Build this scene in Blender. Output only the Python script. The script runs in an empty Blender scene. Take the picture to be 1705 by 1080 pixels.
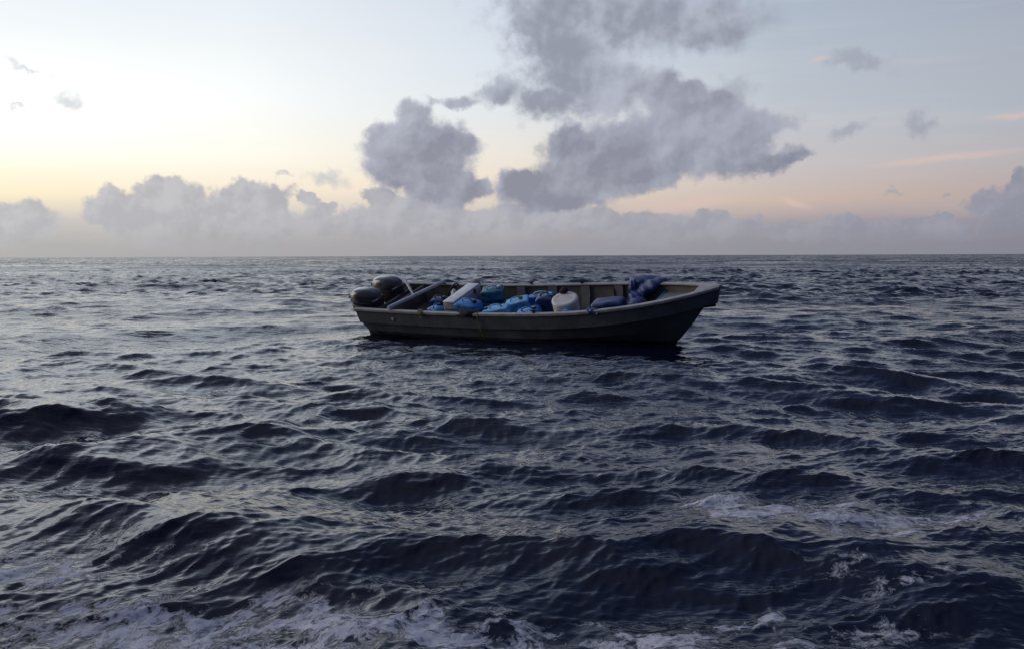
import bpy, bmesh, math, random
import numpy as np
from mathutils import Matrix, Vector, Euler

random.seed(7)
rad = math.radians
S = bpy.context.scene
COL = S.collection

# ---------------------------------------------------------------- camera
CAM_H = 2.05
cam = bpy.data.cameras.new('camera')
camo = bpy.data.objects.new('camera', cam)
COL.objects.link(camo)
cam.sensor_width = 36.0
cam.lens = 35.0
cam.clip_start = 0.1
cam.clip_end = 200000.0
camo.matrix_world = (Matrix.Translation((0, 0, CAM_H)) @
                     Matrix.Rotation(rad(90 - 3.93), 4, 'X') @ Matrix.Rotation(rad(-0.2), 4, 'Z'))
S.camera = camo

S.view_settings.view_transform = 'Standard'
S.view_settings.look = 'None'
S.view_settings.exposure = 0.0
S.view_settings.gamma = 1.0
S.cycles.max_bounces = 6
S.cycles.diffuse_bounces = 3
S.cycles.glossy_bounces = 4
S.cycles.use_denoising = True
S.cycles.sample_clamp_indirect = 4.0


def lin(c):
    c = c / 255.0
    return c / 12.92 if c <= 0.04045 else ((c + 0.055) / 1.055) ** 2.4


def rgb(r, g, b):
    return (lin(r), lin(g), lin(b), 1.0)


class NT:
    """small helper for writing node trees"""
    def __init__(self, tree):
        self.t = tree
        self.n = tree.nodes
        self.l = tree.links

    def put(self, sock, v):
        if isinstance(v, bpy.types.NodeSocket):
            self.l.new(v, sock)
        elif v is not None:
            sock.default_value = v

    def math(self, op, a, b=None, c=None, clamp=False):
        n = self.n.new('ShaderNodeMath')
        n.operation = op
        n.use_clamp = clamp
        self.put(n.inputs[0], a)
        self.put(n.inputs[1], b)
        self.put(n.inputs[2], c)
        return n.outputs[0]

    def vmath(self, op, a, b=None, scale=None):
        n = self.n.new('ShaderNodeVectorMath')
        n.operation = op
        self.put(n.inputs[0], a)
        self.put(n.inputs[1], b)
        if scale is not None:
            self.put(n.inputs['Scale'], scale)
        return n.outputs['Value'] if op in ('LENGTH', 'DOT_PRODUCT') else n.outputs[0]

    def rng(self, v, a, b, c=0.0, d=1.0, smooth=True):
        n = self.n.new('ShaderNodeMapRange')
        n.interpolation_type = 'SMOOTHSTEP' if smooth else 'LINEAR'
        self.put(n.inputs['Value'], v)
        for k, x in zip(('From Min', 'From Max', 'To Min', 'To Max'), (a, b, c, d)):
            self.put(n.inputs[k], x)
        return n.outputs['Result']

    def mix(self, f, a, b, blend='MIX'):
        n = self.n.new('ShaderNodeMix')
        n.data_type = 'RGBA'
        n.blend_type = blend
        self.put(n.inputs['Factor'], f)
        self.put(n.inputs['A'], None)
        A = [s for s in n.inputs if s.name == 'A' and s.type == 'RGBA'][0]
        B = [s for s in n.inputs if s.name == 'B' and s.type == 'RGBA'][0]
        self.put(A, a)
        self.put(B, b)
        return [s for s in n.outputs if s.type == 'RGBA'][0]

    def noise(self, vec, scale, detail=4.0, rough=0.5, distort=0.0, color=False, dims='3D'):
        n = self.n.new('ShaderNodeTexNoise')
        n.noise_dimensions = dims
        self.put(n.inputs['Vector'], vec)
        n.inputs['Scale'].default_value = scale
        n.inputs['Detail'].default_value = detail
        n.inputs['Roughness'].default_value = rough
        n.inputs['Distortion'].default_value = distort
        return n.outputs['Color'] if color else n.outputs['Fac']

    def ramp(self, f, stops, interp='LINEAR'):
        n = self.n.new('ShaderNodeValToRGB')
        n.color_ramp.interpolation = interp
        self.put(n.inputs[0], f)
        e = n.color_ramp.elements
        while len(e) < len(stops):
            e.new(0.5)
        for k, (p, c) in enumerate(stops):
            e[k].position = p
            e[k].color = c
        return n.outputs[0]

    def mapping(self, vec, loc, rot, scale, kind='TEXTURE'):
        n = self.n.new('ShaderNodeMapping')
        n.vector_type = kind
        self.put(n.inputs['Vector'], vec)
        n.inputs['Location'].default_value = loc
        n.inputs['Rotation'].default_value = rot
        n.inputs['Scale'].default_value = scale
        return n.outputs[0]


# ---------------------------------------------------------------- sky
SUN_AZ, SUN_EL = -78.0, 18.0        # degrees, azimuth measured from +Y to the right
world = bpy.data.worlds.new('World')
S.world = world
world.use_nodes = True
w = NT(world.node_tree)
w.n.clear()
tc = w.n.new('ShaderNodeTexCoord')
dirv = tc.outputs['Generated']
sep = w.n.new('ShaderNodeSeparateXYZ')
w.l.new(dirv, sep.inputs[0])
az = w.math('MULTIPLY', w.math('ARCTAN2', sep.outputs[0], sep.outputs[1]), 57.2958)
el = w.math('MULTIPLY', w.math('ARCSINE', sep.outputs[2]), 57.2958)
elc = w.math('MAXIMUM', el, 0.0)
tt = w.math('DIVIDE', elc, w.math('ADD', elc, 15.0))


def T(e):
    return e / (e + 15.0)


def column(stops):
    return w.ramp(tt, [(T(e), rgb(*c)) for e, c in stops])


cols = [
    (-27, [(0, (184, 181, 178)), (2, (205, 200, 194)), (3.3, (255, 241, 206)), (5, (255, 252, 234)),
           (8, (254, 255, 253)), (11, (247, 251, 252)), (14.5, (235, 243, 250)), (28, (232, 238, 247)), (50, (150, 162, 190)), (90, (150, 158, 182))]),
    (-15, [(0, (176, 175, 178)), (2, (204, 198, 194)), (3.6, (250, 236, 214)), (5.3, (252, 247, 232)),
           (8, (247, 249, 247)), (11, (242, 247, 249)), (14.5, (231, 239, 248)), (28, (212, 222, 238)), (50, (136, 149, 180)), (90, (150, 158, 182))]),
    (0, [(0, (164, 163, 170)), (2, (190, 184, 184)), (4, (238, 222, 204)), (5.8, (236, 230, 220)),
         (8, (226, 231, 234)), (11, (218, 226, 236)), (14.5, (206, 216, 230)), (28, (146, 162, 198)), (50, (110, 123, 158)), (90, (150, 158, 182))]),
    (15, [(0, (148, 147, 157)), (1.6, (160, 154, 162)), (3, (204, 184, 174)), (4.8, (200, 194, 194)),
          (7, (194, 197, 204)), (10, (184, 193, 205)), (14.5, (173, 185, 201)), (28, (98, 114, 156)), (50, (92, 105, 142)), (90, (150, 158, 182))]),
    (27, [(0, (138, 138, 150)), (1.8, (152, 148, 158)), (3.2, (184, 168, 164)), (5.2, (184, 180, 184)),
          (7.5, (176, 182, 192)), (11, (171, 178, 191)), (14.5, (160, 169, 188)), (28, (84, 99, 142)), (50, (84, 97, 135)), (90, (150, 158, 182))]),
    (80, [(0, (66, 70, 92)), (4, (78, 82, 106)), (15, (72, 82, 114)), (30, (66, 78, 110)), (60, (84, 96, 130)), (90, (150, 158, 182))]),
]
cc = [(a, column(s)) for a, s in cols]
base = cc[0][1]
for (a0, _), (a1, c1) in zip(cc[:-1], cc[1:]):
    base = w.mix(w.rng(az, a0, a1, smooth=False), base, c1)
dark = cc[-1][1]
base = w.mix(w.rng(az, -50.0, -110.0), base, dark)

glow = w.math('MULTIPLY', w.rng(az, -2.0, -26.0), w.rng(az, -95.0, -45.0))
gel = w.math('MAXIMUM', w.math('MULTIPLY', w.math('MULTIPLY', w.rng(el, 3.6, 6.5), w.rng(el, 12.0, 8.5)), 0.10), w.math('MULTIPLY', w.rng(el, 15.0, 20.0), w.rng(el, 60.0, 35.0)))
gain = w.math('MULTIPLY_ADD', w.math('MULTIPLY', glow, gel), 1.15, 1.0)
base = w.vmath('SCALE', base, scale=1.0)
w.put(base.node.inputs['Scale'], gain)
dvec = w.vmath('SCALE', dirv, scale=57.2958)
comb = w.n.new('ShaderNodeCombineXYZ')
w.l.new(az, comb.inputs[0])
w.l.new(el, comb.inputs[1])
P = comb.outputs[0]


def warp(p, vec, scale, amp, detail=5.0, rough=0.55):
    c = w.noise(vec, scale, detail, rough, color=True, dims='2D')
    c = w.vmath('SUBTRACT', c, (0.5, 0.5, 0.5))
    c = w.vmath('SCALE', c, scale=amp)
    c = w.vmath('MULTIPLY', c, (1.0, 1.0, 0.0))
    return w.vmath('ADD', p, c)


def blobs(p, lst, k=0.25, grow=1.0):
    """signed field: 1 in the middle of an ellipse, 0 on its edge"""
    d = None
    for (a, e, ra, re_, rot) in lst:
        if d is None:
            q = p
        else:               # keeps the nodes evaluated one after the other
            q = w.vmath('MULTIPLY_ADD', d, (1e-7, 1e-7, 0.0))
            w.put(q.node.inputs[2], p)
        m = w.mapping(q, (a, e, 0), (0, 0, rad(rot)), (ra * grow, re_ * grow, 1.0))
        ln = w.vmath('LENGTH', m)
        d = ln if d is None else w.math('SMOOTH_MIN', d, ln, k)
    return w.math('SUBTRACT', 1.0, d)


CUM = [(-5.53,7.62,1.08,1.12,0),(-5.0,6.9,1.5,1.0,0),(-6.73,6.11,1.96,1.39,0),(-3.67,6.31,1.98,1.13,0),(-5.21,5.13,3.24,1.60,0),(-4.09,3.89,2.57,1.21,0),(-2.65,6.58,0.89,0.60,0),(-7.24,5.21,1.42,1.13,0),(-2.14,3.89,0.96,0.61,0),(8.88,8.71,1.49,1.36,0),(11.53,7.99,1.79,1.35,0),(9.73,7.06,2.47,1.96,0),(11.40,6.03,3.57,1.70,8),(14.18,5.09,1.92,0.72,12),(15.77,5.34,0.82,0.32,15),(6.73,6.28,2.52,1.65,0),(3.50,6.14,1.87,1.40,0),(4.53,4.63,3.39,1.51,0),(7.58,4.60,3.17,1.07,14),(1.46,3.79,2.47,1.28,0),(0.43,4.37,1.10,0.74,0),(2.66,3.01,2.90,0.68,6),(10.04,9.16,0.99,0.77,0),(13.02,6.98,1.93,1.29,0)]
VEIL = [(6.6,9.4,2.6,1.0,0),(2.6,11.6,2.2,1.4,0),(5.2,10.0,2.2,1.2,0),(6.67,13.39,6.25,1.92,0),(1.78,13.16,2.03,1.87,0),(10.98,12.62,2.75,1.18,0),(3.31,10.59,2.70,1.76,0),(5.02,8.78,2.53,1.17,0),(2.13,8.81,2.04,1.05,0),(-0.70,9.30,1.36,0.78,0),(-2.98,8.80,1.43,0.39,0),(6.31,16.47,7.52,2.38,0)]
LOW = [(9.0,1.5,5.0,0.85,0),(20.0,1.3,6.0,0.7,0),(-21.67,2.58,1.38,1.08,0),(-18.84,3.27,1.55,1.16,0),(-14.54,2.85,2.77,1.25,0),(-16.79,1.68,5.50,1.37,0),(-26.42,1.72,2.11,1.28,0),(-11.44,3.22,0.66,0.43,-30),(-10.45,2.73,0.53,0.40,0),(-7.26,2.75,1.36,0.94,0),(-5.23,1.84,6.52,1.02,0),(5.40,1.84,2.54,0.82,0),(0.95,2.09,3.09,0.89,0),(11.45,2.18,1.12,0.30,0),(16.00,1.58,1.58,0.43,0),(25.85,2.28,1.43,1.10,0),(26.92,3.29,0.87,0.91,0),(18.93,1.98,0.55,0.26,0),(23.01,1.77,0.98,0.38,0),
       (-33,2.4,4.5,1.5,0),(-44,2.0,6,1.2,0),(34,2.6,5,1.4,0),(46,2.2,7,1.6,0)]
WISP = [(-23.62,8.08,1.04,0.45,-20),(-10.43,4.30,1.13,0.47,-10),(18.93,10.26,1.87,0.55,-12),(22.15,6.73,0.70,0.74,0),(18.55,6.63,1.10,0.35,20),(20.82,3.23,0.45,0.19,10),(15.10,7.14,1.20,0.39,15),(12.50,9.09,0.97,0.58,0),(-12.56,4.70,0.46,0.20,0),(-26.05,7.54,0.44,0.15,0),(23.55,3.26,0.29,0.12,0),(-25.49,9.45,1.12,0.24,-20)]
PINK = [(26.39,6.95,1.14,0.15,-3),(23.21,5.01,3.38,0.19,3),(15.82,2.83,0.82,0.16,-25),(9.11,2.74,2.99,0.34,6),(17.08,10.46,0.62,0.12,0)]

n_fine = w.noise(P, 0.9, 6.0, 0.53, dims='2D')
s1 = w.noise(P, 0.42, 4.0, 0.5, dims='2D')
s2 = w.noise(w.vmath('ADD', P, (-0.35, 0.5, 0.0)), 0.42, 4.0, 0.5, dims='2D')
emb = w.math('SUBTRACT', s1, s2)
n_big = w.noise(P, 0.22, 3.0, 0.5, dims='2D')
fz = w.math('SUBTRACT', n_fine, 0.5)

Pw = warp(P, P, 0.62, 1.4)

bq = w.vmath('ADD', P, w.vmath('SCALE', w.noise(P, 1.1, 3.0, 0.6, color=True, dims='2D'), scale=1.3))
# cauliflower heads: rounded cells of two sizes bulge the outline and shade the inside
def billow(off):
    v1 = w.n.new('ShaderNodeTexVoronoi')
    v1.feature = 'SMOOTH_F1'
    v1.voronoi_dimensions = '2D'
    q = w.vmath('ADD', bq, off)
    w.put(v1.inputs['Vector'], q)
    v1.inputs['Scale'].default_value = 0.75
    v1.inputs['Detail'].default_value = 1.0
    v1.inputs['Roughness'].default_value = 0.55
    v1.inputs['Lacunarity'].default_value = 2.3
    v1.inputs['Smoothness'].default_value = 0.6
    v1.normalize = True
    return w.math('SUBTRACT', 1.0, v1.outputs['Distance'])


b0 = billow((0.0, 0.0, 0.0))
b1 = billow((-0.16, 0.20, 0.0))
bil = w.math('SUBTRACT', b0, b1)
# very soft streaks of high cloud
stv = w.mapping(P, (0, 0, 0), (0, 0, 0), (0.05, 0.75, 1.0), 'POINT')
st = w.noise(stv, 1.0, 4.0, 0.55, dims='2D')
sky = w.mix(w.math('MULTIPLY', w.rng(st, 0.48, 0.72), 0.16), base, w.mix(0.35, base, rgb(255, 236, 214)))
# pink streaks
pf = blobs(warp(P, P, 0.4, 0.5), PINK, 0.1, 1.6)
sky = w.mix(w.math('MULTIPLY', w.rng(pf, 0.0, 0.9), 0.5), sky, rgb(222, 194, 184))

# left-to-right tone of the cloud bodies
azf = w.rng(az, -27.0, 27.0, smooth=False)
c_light = w.mix(azf, rgb(184, 187, 200), rgb(162, 166, 181))
c_dark = w.mix(azf, rgb(144, 146, 161), rgb(133, 136, 153))

# low far bank and horizon haze
lowf = blobs(Pw, LOW, 0.3, 1.02)
lowf = w.math('MULTIPLY_ADD', w.math('SUBTRACT', b0, 0.62), 0.7, lowf)
lowa = w.rng(w.math('MULTIPLY_ADD', fz, 0.8, lowf), -0.08, 0.26)
lowc = w.mix(azf, rgb(185, 185, 190), rgb(143, 145, 160))
lowc = w.mix(w.rng(w.math('ADD', w.math('MULTIPLY', bil, 1.5), w.math('MULTIPLY_ADD', emb, 2.6, 0.5)), 0.0, 1.0), lowc, w.mix(azf, rgb(200, 199, 202), rgb(154, 155, 169)))
sky = w.mix(w.math('MULTIPLY', lowa, 0.95), sky, lowc)
hz = w.rng(w.math('MULTIPLY_ADD', w.math('SUBTRACT', n_big, 0.5), 1.3, el), 0.2, 2.3, 0.80, 0.0)
hzc = w.mix(azf, rgb(178, 176, 176), rgb(134, 134, 147))
# wisps
wf = blobs(warp(P, P, 1.0, 1.5, 4.0, 0.55), WISP, 0.2, 1.15)
wa = w.rng(w.math('MULTIPLY_ADD', fz, 1.4, wf), -0.25, 0.95)
wc = w.mix(azf, rgb(200, 204, 211), rgb(146, 153, 168))
sky = w.mix(w.math('MULTIPLY', wa, 0.68), sky, wc)
# high veil
vf = blobs(warp(P, P, 0.45, 2.4, 5.0, 0.6), VEIL, 0.3, 1.1)
va = w.rng(w.math('MULTIPLY_ADD', fz, 0.85, vf), -0.36, 0.62)
vc = w.mix(w.rng(w.math('MULTIPLY_ADD', emb, 1.1, n_big), 0.25, 0.80), rgb(143, 147, 163), rgb(177, 181, 196))
sky = w.mix(w.math('MULTIPLY', va, 0.92), sky, vc)
# big cumulus
cf = blobs(Pw, CUM, 0.22, 1.0)
edge = w.math('MULTIPLY_ADD', w.math('SUBTRACT', b0, 0.62), 0.36, w.math('MULTIPLY_ADD', fz, 0.62, cf))
ca = w.rng(edge, -0.18, 0.32)
sh = w.math('MULTIPLY_ADD', emb, 1.5, w.rng(n_big, 0.3, 0.7, 0.25, 0.75))
sh = w.math('MULTIPLY_ADD', bil, 0.9, sh)
sh = w.math('ADD', sh, w.rng(cf, 0.5, 0.0, -0.12, 0.2))
sh = w.math('ADD', sh, w.rng(el, 3.0, 8.0, -0.30, 0.14))
cloudc = w.mix(w.math('MULTIPLY', sh, 1.0, clamp=True), c_dark, c_light)
sky = w.mix(w.math('MULTIPLY', ca, 0.97), sky, cloudc)
# haze in front of everything that stands low
sky = w.mix(hz, sky, hzc)
# plain sky outside the cloudy quarter: a cheaper branch of its own
sky_front = sky
bk = w.noise(w.mapping(dvec, (0, 0, 0), (0, 0, 0), (1, 1, 2.2), 'POINT'), 0.06, 4.0, 0.55)
sky = w.mix(w.math('MULTIPLY', w.rng(bk, 0.5, 0.66), 0.7), base,
            w.mix(w.rng(az, -60.0, 40.0), rgb(112, 120, 146), rgb(76, 84, 112)))
sky = w.mix(w.rng(el, 0.5, 3.0, 0.8, 0.0), sky, w.mix(0.5, sky, rgb(120, 120, 134)))
away = w.math('MAXIMUM', w.rng(az, 36.0, 50.0), w.math('MAXIMUM', w.rng(az, -38.0, -52.0), w.rng(el, 17.0, 24.0)))

nish = w.n.new('ShaderNodeTexSky')
nish.sky_type = 'NISHITA'
nish.sun_disc = False
nish.sun_elevation = rad(SUN_EL)
nish.sun_rotation = rad(SUN_AZ)
bg_front = w.n.new('ShaderNodeBackground')
w.put(bg_front.inputs['Color'], sky_front)
bg_rest = w.n.new('ShaderNodeBackground')
w.put(bg_rest.inputs['Color'], sky)
bg = w.n.new('ShaderNodeMixShader')
w.put(bg.inputs[0], away)
w.l.new(bg_front.outputs[0], bg.inputs[1])
w.l.new(bg_rest.outputs[0], bg.inputs[2])
bg2 = w.n.new('ShaderNodeBackground')
w.put(bg2.inputs['Color'], nish.outputs[0])
bg2.inputs['Strength'].default_value = 0.0008
add = w.n.new('ShaderNodeAddShader')
w.l.new(bg.outputs[0], add.inputs[0])
w.l.new(bg2.outputs[0], add.inputs[1])
wo = w.n.new('ShaderNodeOutputWorld')
w.l.new(add.outputs[0], wo.inputs[0])
world.cycles.sampling_method = 'MANUAL'
world.cycles.sample_map_resolution = 1024

sun = bpy.data.lights.new('sun', 'SUN')
sun.energy = 0.9
sun.angle = rad(35)
sun.color = (1.0, 0.88, 0.72)
suno = bpy.data.objects.new('sun', sun)
COL.objects.link(suno)
sd = Vector((math.sin(rad(SUN_AZ)) * math.cos(rad(SUN_EL)), math.cos(rad(SUN_AZ)) * math.cos(rad(SUN_EL)), math.sin(rad(SUN_EL))))
suno.rotation_euler = sd.to_track_quat('Z', 'Y').to_euler()

# ---------------------------------------------------------------- boat frame and hull lines
ROT = np.array([[0.85746167, 0.49095614, -0.15401802],
                [-0.51398793, 0.80329717, -0.30088214],
                [-0.0239977, 0.33715831, 0.94114206]])
ORG = np.array([-3.55, 26.182, 1.017])
BOAT = Matrix([list(ROT[i]) + [ORG[i]] for i in range(3)] + [[0, 0, 0, 1]])
BL, BB = 9.425, 0.959


def zg(s):
    return 0.37 * s ** 2 + 0.255 * s ** 4


def hb(s, k=1.0, p=3.136, sm=0.456, tip=0.97, bt=0.985):
    s = np.asarray(s, dtype=float)
    f = np.clip((s - sm) / (1 - sm), 0, 1)
    g = np.clip((sm - s) / sm, 0, 1)
    return BB * k * np.where(s > sm, 1 - tip * f ** p, 1 - (1 - bt) * g ** 2)


# hull levels: function of s -> (x, half beam, z)
def lv(s, j):
    if j == 0:
        return s * BL, hb(s), zg(s)
    if j == 1:
        return 0.06 + s * (9.33 - 0.06), hb(s, 0.985), zg(s) - 0.35 - 0.01 * s
    if j == 2:
        return 0.07 + s * (9.02 - 0.07), hb(s, 0.93, 2.9, tip=1.0), zg(s) - 0.37 - 0.11 * s ** 6
    if j == 3:
        return 0.2 + s * (8.68 - 0.2), hb(s, 0.87, 2.5, tip=1.0), -0.60 + 0.28 * s ** 2.2
    if j == 4:
        return 0.21 + s * (8.64 - 0.21), hb(s, 0.835, 2.5, tip=1.0), -0.615 + 0.265 * s ** 2.2
    if j == 5:
        return 0.32 + s * (8.40 - 0.32), hb(s, 0.72, 2.0, tip=1.0), -0.82 + 0.18 * s ** 2.4
    return 0.45 + s * (7.9 - 0.45), hb(s, 0.0), -1.16 + 0.08 * s ** 3


def half_at(x, z):
    """half width of the hull skin at boat position x and height z"""
    pts = []
    for j in (6, 5, 4, 3, 2, 1, 0):
        x0, x1 = float(lv(0.0, j)[0]), float(lv(1.0, j)[0])
        s = min(max((x - x0) / (x1 - x0), 0), 1)
        q = lv(s, j)
        pts.append((float(q[2]), max(float(q[1]), 0.0) if x < x1 else 0.0))
    pts.sort()
    return float(np.interp(z, [a for a, b in pts], [b for a, b in pts]))


# ---------------------------------------------------------------- water
def fft_tile(size, n, lmin, lmax, rms, chop, wdir, spread, seed, peak=None):
    r = np.random.default_rng(seed)
    k1 = np.fft.fftfreq(n, d=size / n) * 2 * np.pi
    kx, ky = np.meshgrid(k1, k1, indexing='ij')
    k = np.hypot(kx, ky)
    k[0, 0] = 1e-6
    kp = 2 * np.pi / (peak or lmax)
    p = np.exp(-1.0 * (kp / k) ** 2) / k ** 4
    ct = (kx * wdir[0] + ky * wdir[1]) / k
    p = p * (np.abs(ct) ** spread + 0.03)
    p = p / (1 + (k * lmin / (2 * np.pi)) ** 10)
    p[k < 2 * np.pi / lmax] = 0
    a = np.sqrt(p) * (r.standard_normal((n, n)) + 1j * r.standard_normal((n, n)))
    h = np.fft.ifft2(a)
    sc = rms / np.real(h).std()
    hz_ = (np.real(h) * sc).astype(np.float32)
    dx = (np.real(np.fft.ifft2(1j * a * kx / k)) * sc * chop).astype(np.float32)
    dy = (np.real(np.fft.ifft2(1j * a * ky / k)) * sc * chop).astype(np.float32)
    return size, n, hz_, dx, dy


def sample(tile, x, y):
    size, n, h, dx, dy = tile
    u = (x / size) % 1.0 * n
    v = (y / size) % 1.0 * n
    i = u.astype(np.int64); j = v.astype(np.int64)
    fu = (u - i).astype(np.float32); fv = (v - j).astype(np.float32)
    i %= n; j %= n
    i1 = (i + 1) % n; j1 = (j + 1) % n
    out = []
    for a in (h, dx, dy):
        out.append((a[i, j] * (1 - fu) + a[i1, j] * fu) * (1 - fv) + (a[i, j1] * (1 - fu) + a[i1, j1] * fu) * fv)
    return out


def sstep(x, a, b):
    t = np.clip((x - a) / (b - a), 0, 1)
    return t * t * (3 - 2 * t)


WD = (0.30, -0.954)
tileA = fft_tile(113.0, 1024, 2.6, 34.0, 0.088, 1.0, WD, 5.0, 11, 15.0)
tileB = fft_tile(29.0, 2048, 0.50, 3.4, 0.029, 1.05, (0.12, -0.993), 4.0, 23, 2.2)
tileC = fft_tile(7.3, 2048, 0.05, 0.80, 0.0046, 0.8, (0.30, -0.95), 3.0, 5, 0.40)

# crests seen in the photograph: x, y, half length, half width, height, heading of the crest
CRESTS = [(-5.3, 11.6, 1.7, 0.55, 0.30, 4), (-3.9, 10.0, 1.6, 0.45, 0.28, 12), (-2.4, 6.9, 1.7, 0.75, 0.46, 5),
          (-0.6, 8.9, 1.5, 0.45, 0.22, 14), (1.9, 6.3, 1.6, 0.6, 0.20, -4),
          (3.6, 15.5, 2.6, 0.7, 0.26, 2), (1.2, 11.8, 1.8, 0.5, 0.18, -6)]


def build_water():
    r = [0.4, 0.8, 1.3, 1.9, 2.5, 3.0]
    while r[-1] < 9: r.append(r[-1] * 1.0030)
    while r[-1] < 160: r.append(r[-1] * 1.0038)
    while r[-1] < 1500: r.append(r[-1] * 1.0075)
    while r[-1] < 60000: r.append(r[-1] * 1.02)
    r = np.array(r)
    a = list(np.arange(-35, 35.001, 0.062))
    st_, x = 0.062, 35.0
    side = []
    while x < 176:
        st_ = min(st_ * 1.12, 3.0)
        x += st_
        side.append(x)
    side[-1] = 180.0
    a = np.radians(np.array([-v for v in side[:-1][::-1]] + a + side))
    nr, na = len(r), len(a)
    X = np.outer(r, np.sin(a)).ravel()
    Y = np.outer(r, np.cos(a)).ravel()
    RR = np.repeat(r, na)
    hA = sample(tileA, X + 31, Y + 12)
    hB = sample(tileB, X * 0.98 - Y * 0.17 + 3, Y * 0.98 + X * 0.17 + 5)
    # rotate the B tile's shift back
    bx = hB[1] * 0.98 + hB[2] * 0.17
    by = hB[2] * 0.98 - hB[1] * 0.17
    hC = sample(tileC, X * 0.93 + Y * 0.36, Y * 0.93 - X * 0.36)
    cx = hC[1] * 0.93 - hC[2] * 0.36
    cy = hC[2] * 0.93 + hC[1] * 0.36
    # patches of livelier and calmer chop
    gust = sample(tileA, X * 0.31 + 50, Y * 0.31 + 20)[0] / 0.115
    gB = np.clip(1.08 + 0.24 * gust, 0.65, 1.6)
    fA = (1 - 0.5 * sstep(RR, 800, 6000)) * (0.62 + 0.38 * sstep(RR, 6.5, 12))
    fB = 1.0 + 0.75 * sstep(RR, 22, 60)
    fC = (1 - sstep(RR, 40, 90)) * gB
    # calmer right round the hull, at the level it floats on
    bxl = (X - 0.1) * 0.857 - (Y - 24.2) * 0.514
    byl = (X - 0.1) * 0.49 + (Y - 24.2) * 0.80
    nb = np.exp(-((bxl / 5.5) ** 4 + (byl / 2.2) ** 2 * 0.7))
    Z = hA[0] * fA * (1 - 0.75 * nb) + hB[0] * fB * gB * (1 - 0.2 * nb) + hC[0] * fC + 0.10 * nb
    DX = hA[1] * fA * (1 - nb) + bx * fB * gB * (1 - .35 * nb) + cx * fC
    DY = hA[2] * fA * (1 - nb) + by * fB * gB * (1 - .35 * nb) + cy * fC
    for (x0, y0, hl, hw, hh, ang) in CRESTS:
        hh = hh * 0.6
        c, s = math.cos(rad(ang)), math.sin(rad(ang))
        m = np.abs(X - x0) + np.abs(Y - y0) < 12
        u = (X[m] - x0) * c + (Y[m] - y0) * s
        v = -(X[m] - x0) * s + (Y[m] - y0) * c + 0.18 * np.sin(u * 1.7 + x0 * 3)
        env = np.exp(-(u / hl) ** 2)
        # steep on the near side, long on the far side
        prof = np.where(v < 0, np.exp(-(v / hw) ** 2), np.exp(-(v / (2.4 * hw)) ** 2)) - 0.35 * np.exp(-((v + 1.9 * hw) / (1.1 * hw)) ** 2)
        Z[m] += hh * env * prof
        DY[m] -= 0.15 * hh * env * prof
    # foam density
    foam = np.zeros_like(X)
    FO = [(1.60, 7.70, 0.24, 0.34, 1.5), (1.82, 7.25, 0.40, 0.28, 1.5), (2.3, 7.1, 0.55, 0.26, 1.2), (2.9, 7.2, 0.6, 0.25, 0.95), (2.5, 7.6, 0.4, 0.15, 0.8), (3.5, 7.1, 0.4, 0.2, 0.7), (2.35, 6.7, 0.5, 0.2, 0.7),
          (-1.9, 5.4, 1.3, 0.28, 1.0), (-0.9, 5.2, 1.2, 0.25, 1.05), (0.2, 5.05, 1.2, 0.25, 1.0), (-3.1, 6.3, 0.6, 0.4, 0.7),
          (-2.7, 5.6, 0.8, 0.25, 0.7), (1.5, 5.3, 0.8, 0.25, 0.5), (2.2, 5.9, 0.6, 0.25, 0.4), (1.2, 4.9, 0.8, 0.2, 0.55)]
    for (x0, y0, a_, b_, s_) in FO:
        foam = np.maximum(foam, s_ * np.exp(-(((X - x0) / a_) ** 2 + ((Y - y0) / b_) ** 2) * 0.8))
    for (x0, y0, a_, b_, s_) in [(16, 49, 4.5, 2.2, .55), (11, 60, 5, 3, .45), (24, 60, 6, 3, .5), (-19, 52, 5, 3, .4)]:
        foam = np.maximum(foam, s_ * np.exp(-(((X - x0) / a_) ** 2 + ((Y - y0) / b_) ** 2)))
    X = X + DX
    Y = Y + DY
    # the hull pushes the water aside
    d = np.stack([X - ORG[0], Y - ORG[1], Z - ORG[2]], 1)
    near = (np.abs(d[:, 0]) < 12) & (np.abs(d[:, 1]) < 12)
    q = d[near] @ ROT
    s = q[:, 0] / BL
    zz = np.clip(q[:, 2], -1.1, 0.2)
    w5 = hb(np.clip((q[:, 0] - .3) / 8.1, 0, 1), 0.72, 2.0, tip=1.0)
    w2 = hb(np.clip((q[:, 0] - .1) / 8.9, 0, 1), 0.93, 2.9, tip=1.0)
    half = np.where(zz < -0.8, w5 * np.clip((zz + 1.16) / 0.36, 0, 1), w5 + (w2 - w5) * np.clip((zz + 0.8) / 0.45, 0, 1))
    inside = (q[:, 0] > 0.45) & (q[:, 0] < 8.45) & (np.abs(q[:, 1]) < half - 0.09)
    zi = np.where(near)[0][inside]
    Z[zi] -= 1.4
    co = np.stack([X, Y, Z], 1).astype(np.float32)
    i = np.arange(nr - 1)[:, None] * na
    j = np.arange(na - 1)[None, :]
    v0 = (i + j).ravel()
    quads = np.stack([v0, v0 + 1, v0 + 1 + na, v0 + na], 1)
    # winding so the normals look up
    quads = quads[:, ::-1]
    # close the seam behind the camera
    k = np.arange(nr - 1) * na
    seam = np.stack([k + na - 1, k, k + na, k + 2 * na - 1], 1)[:, ::-1]
    quads = np.concatenate([quads, seam]).astype(np.int32)
    me = bpy.data.meshes.new('sea_water')
    nv, nf = len(co), len(quads)
    me.vertices.add(nv)
    me.vertices.foreach_set('co', co.ravel())
    me.loops.add(nf * 4)
    me.loops.foreach_set('vertex_index', quads.ravel())
    me.polygons.add(nf)
    me.polygons.foreach_set('loop_start', np.arange(0, nf * 4, 4, dtype=np.int32))
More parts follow.
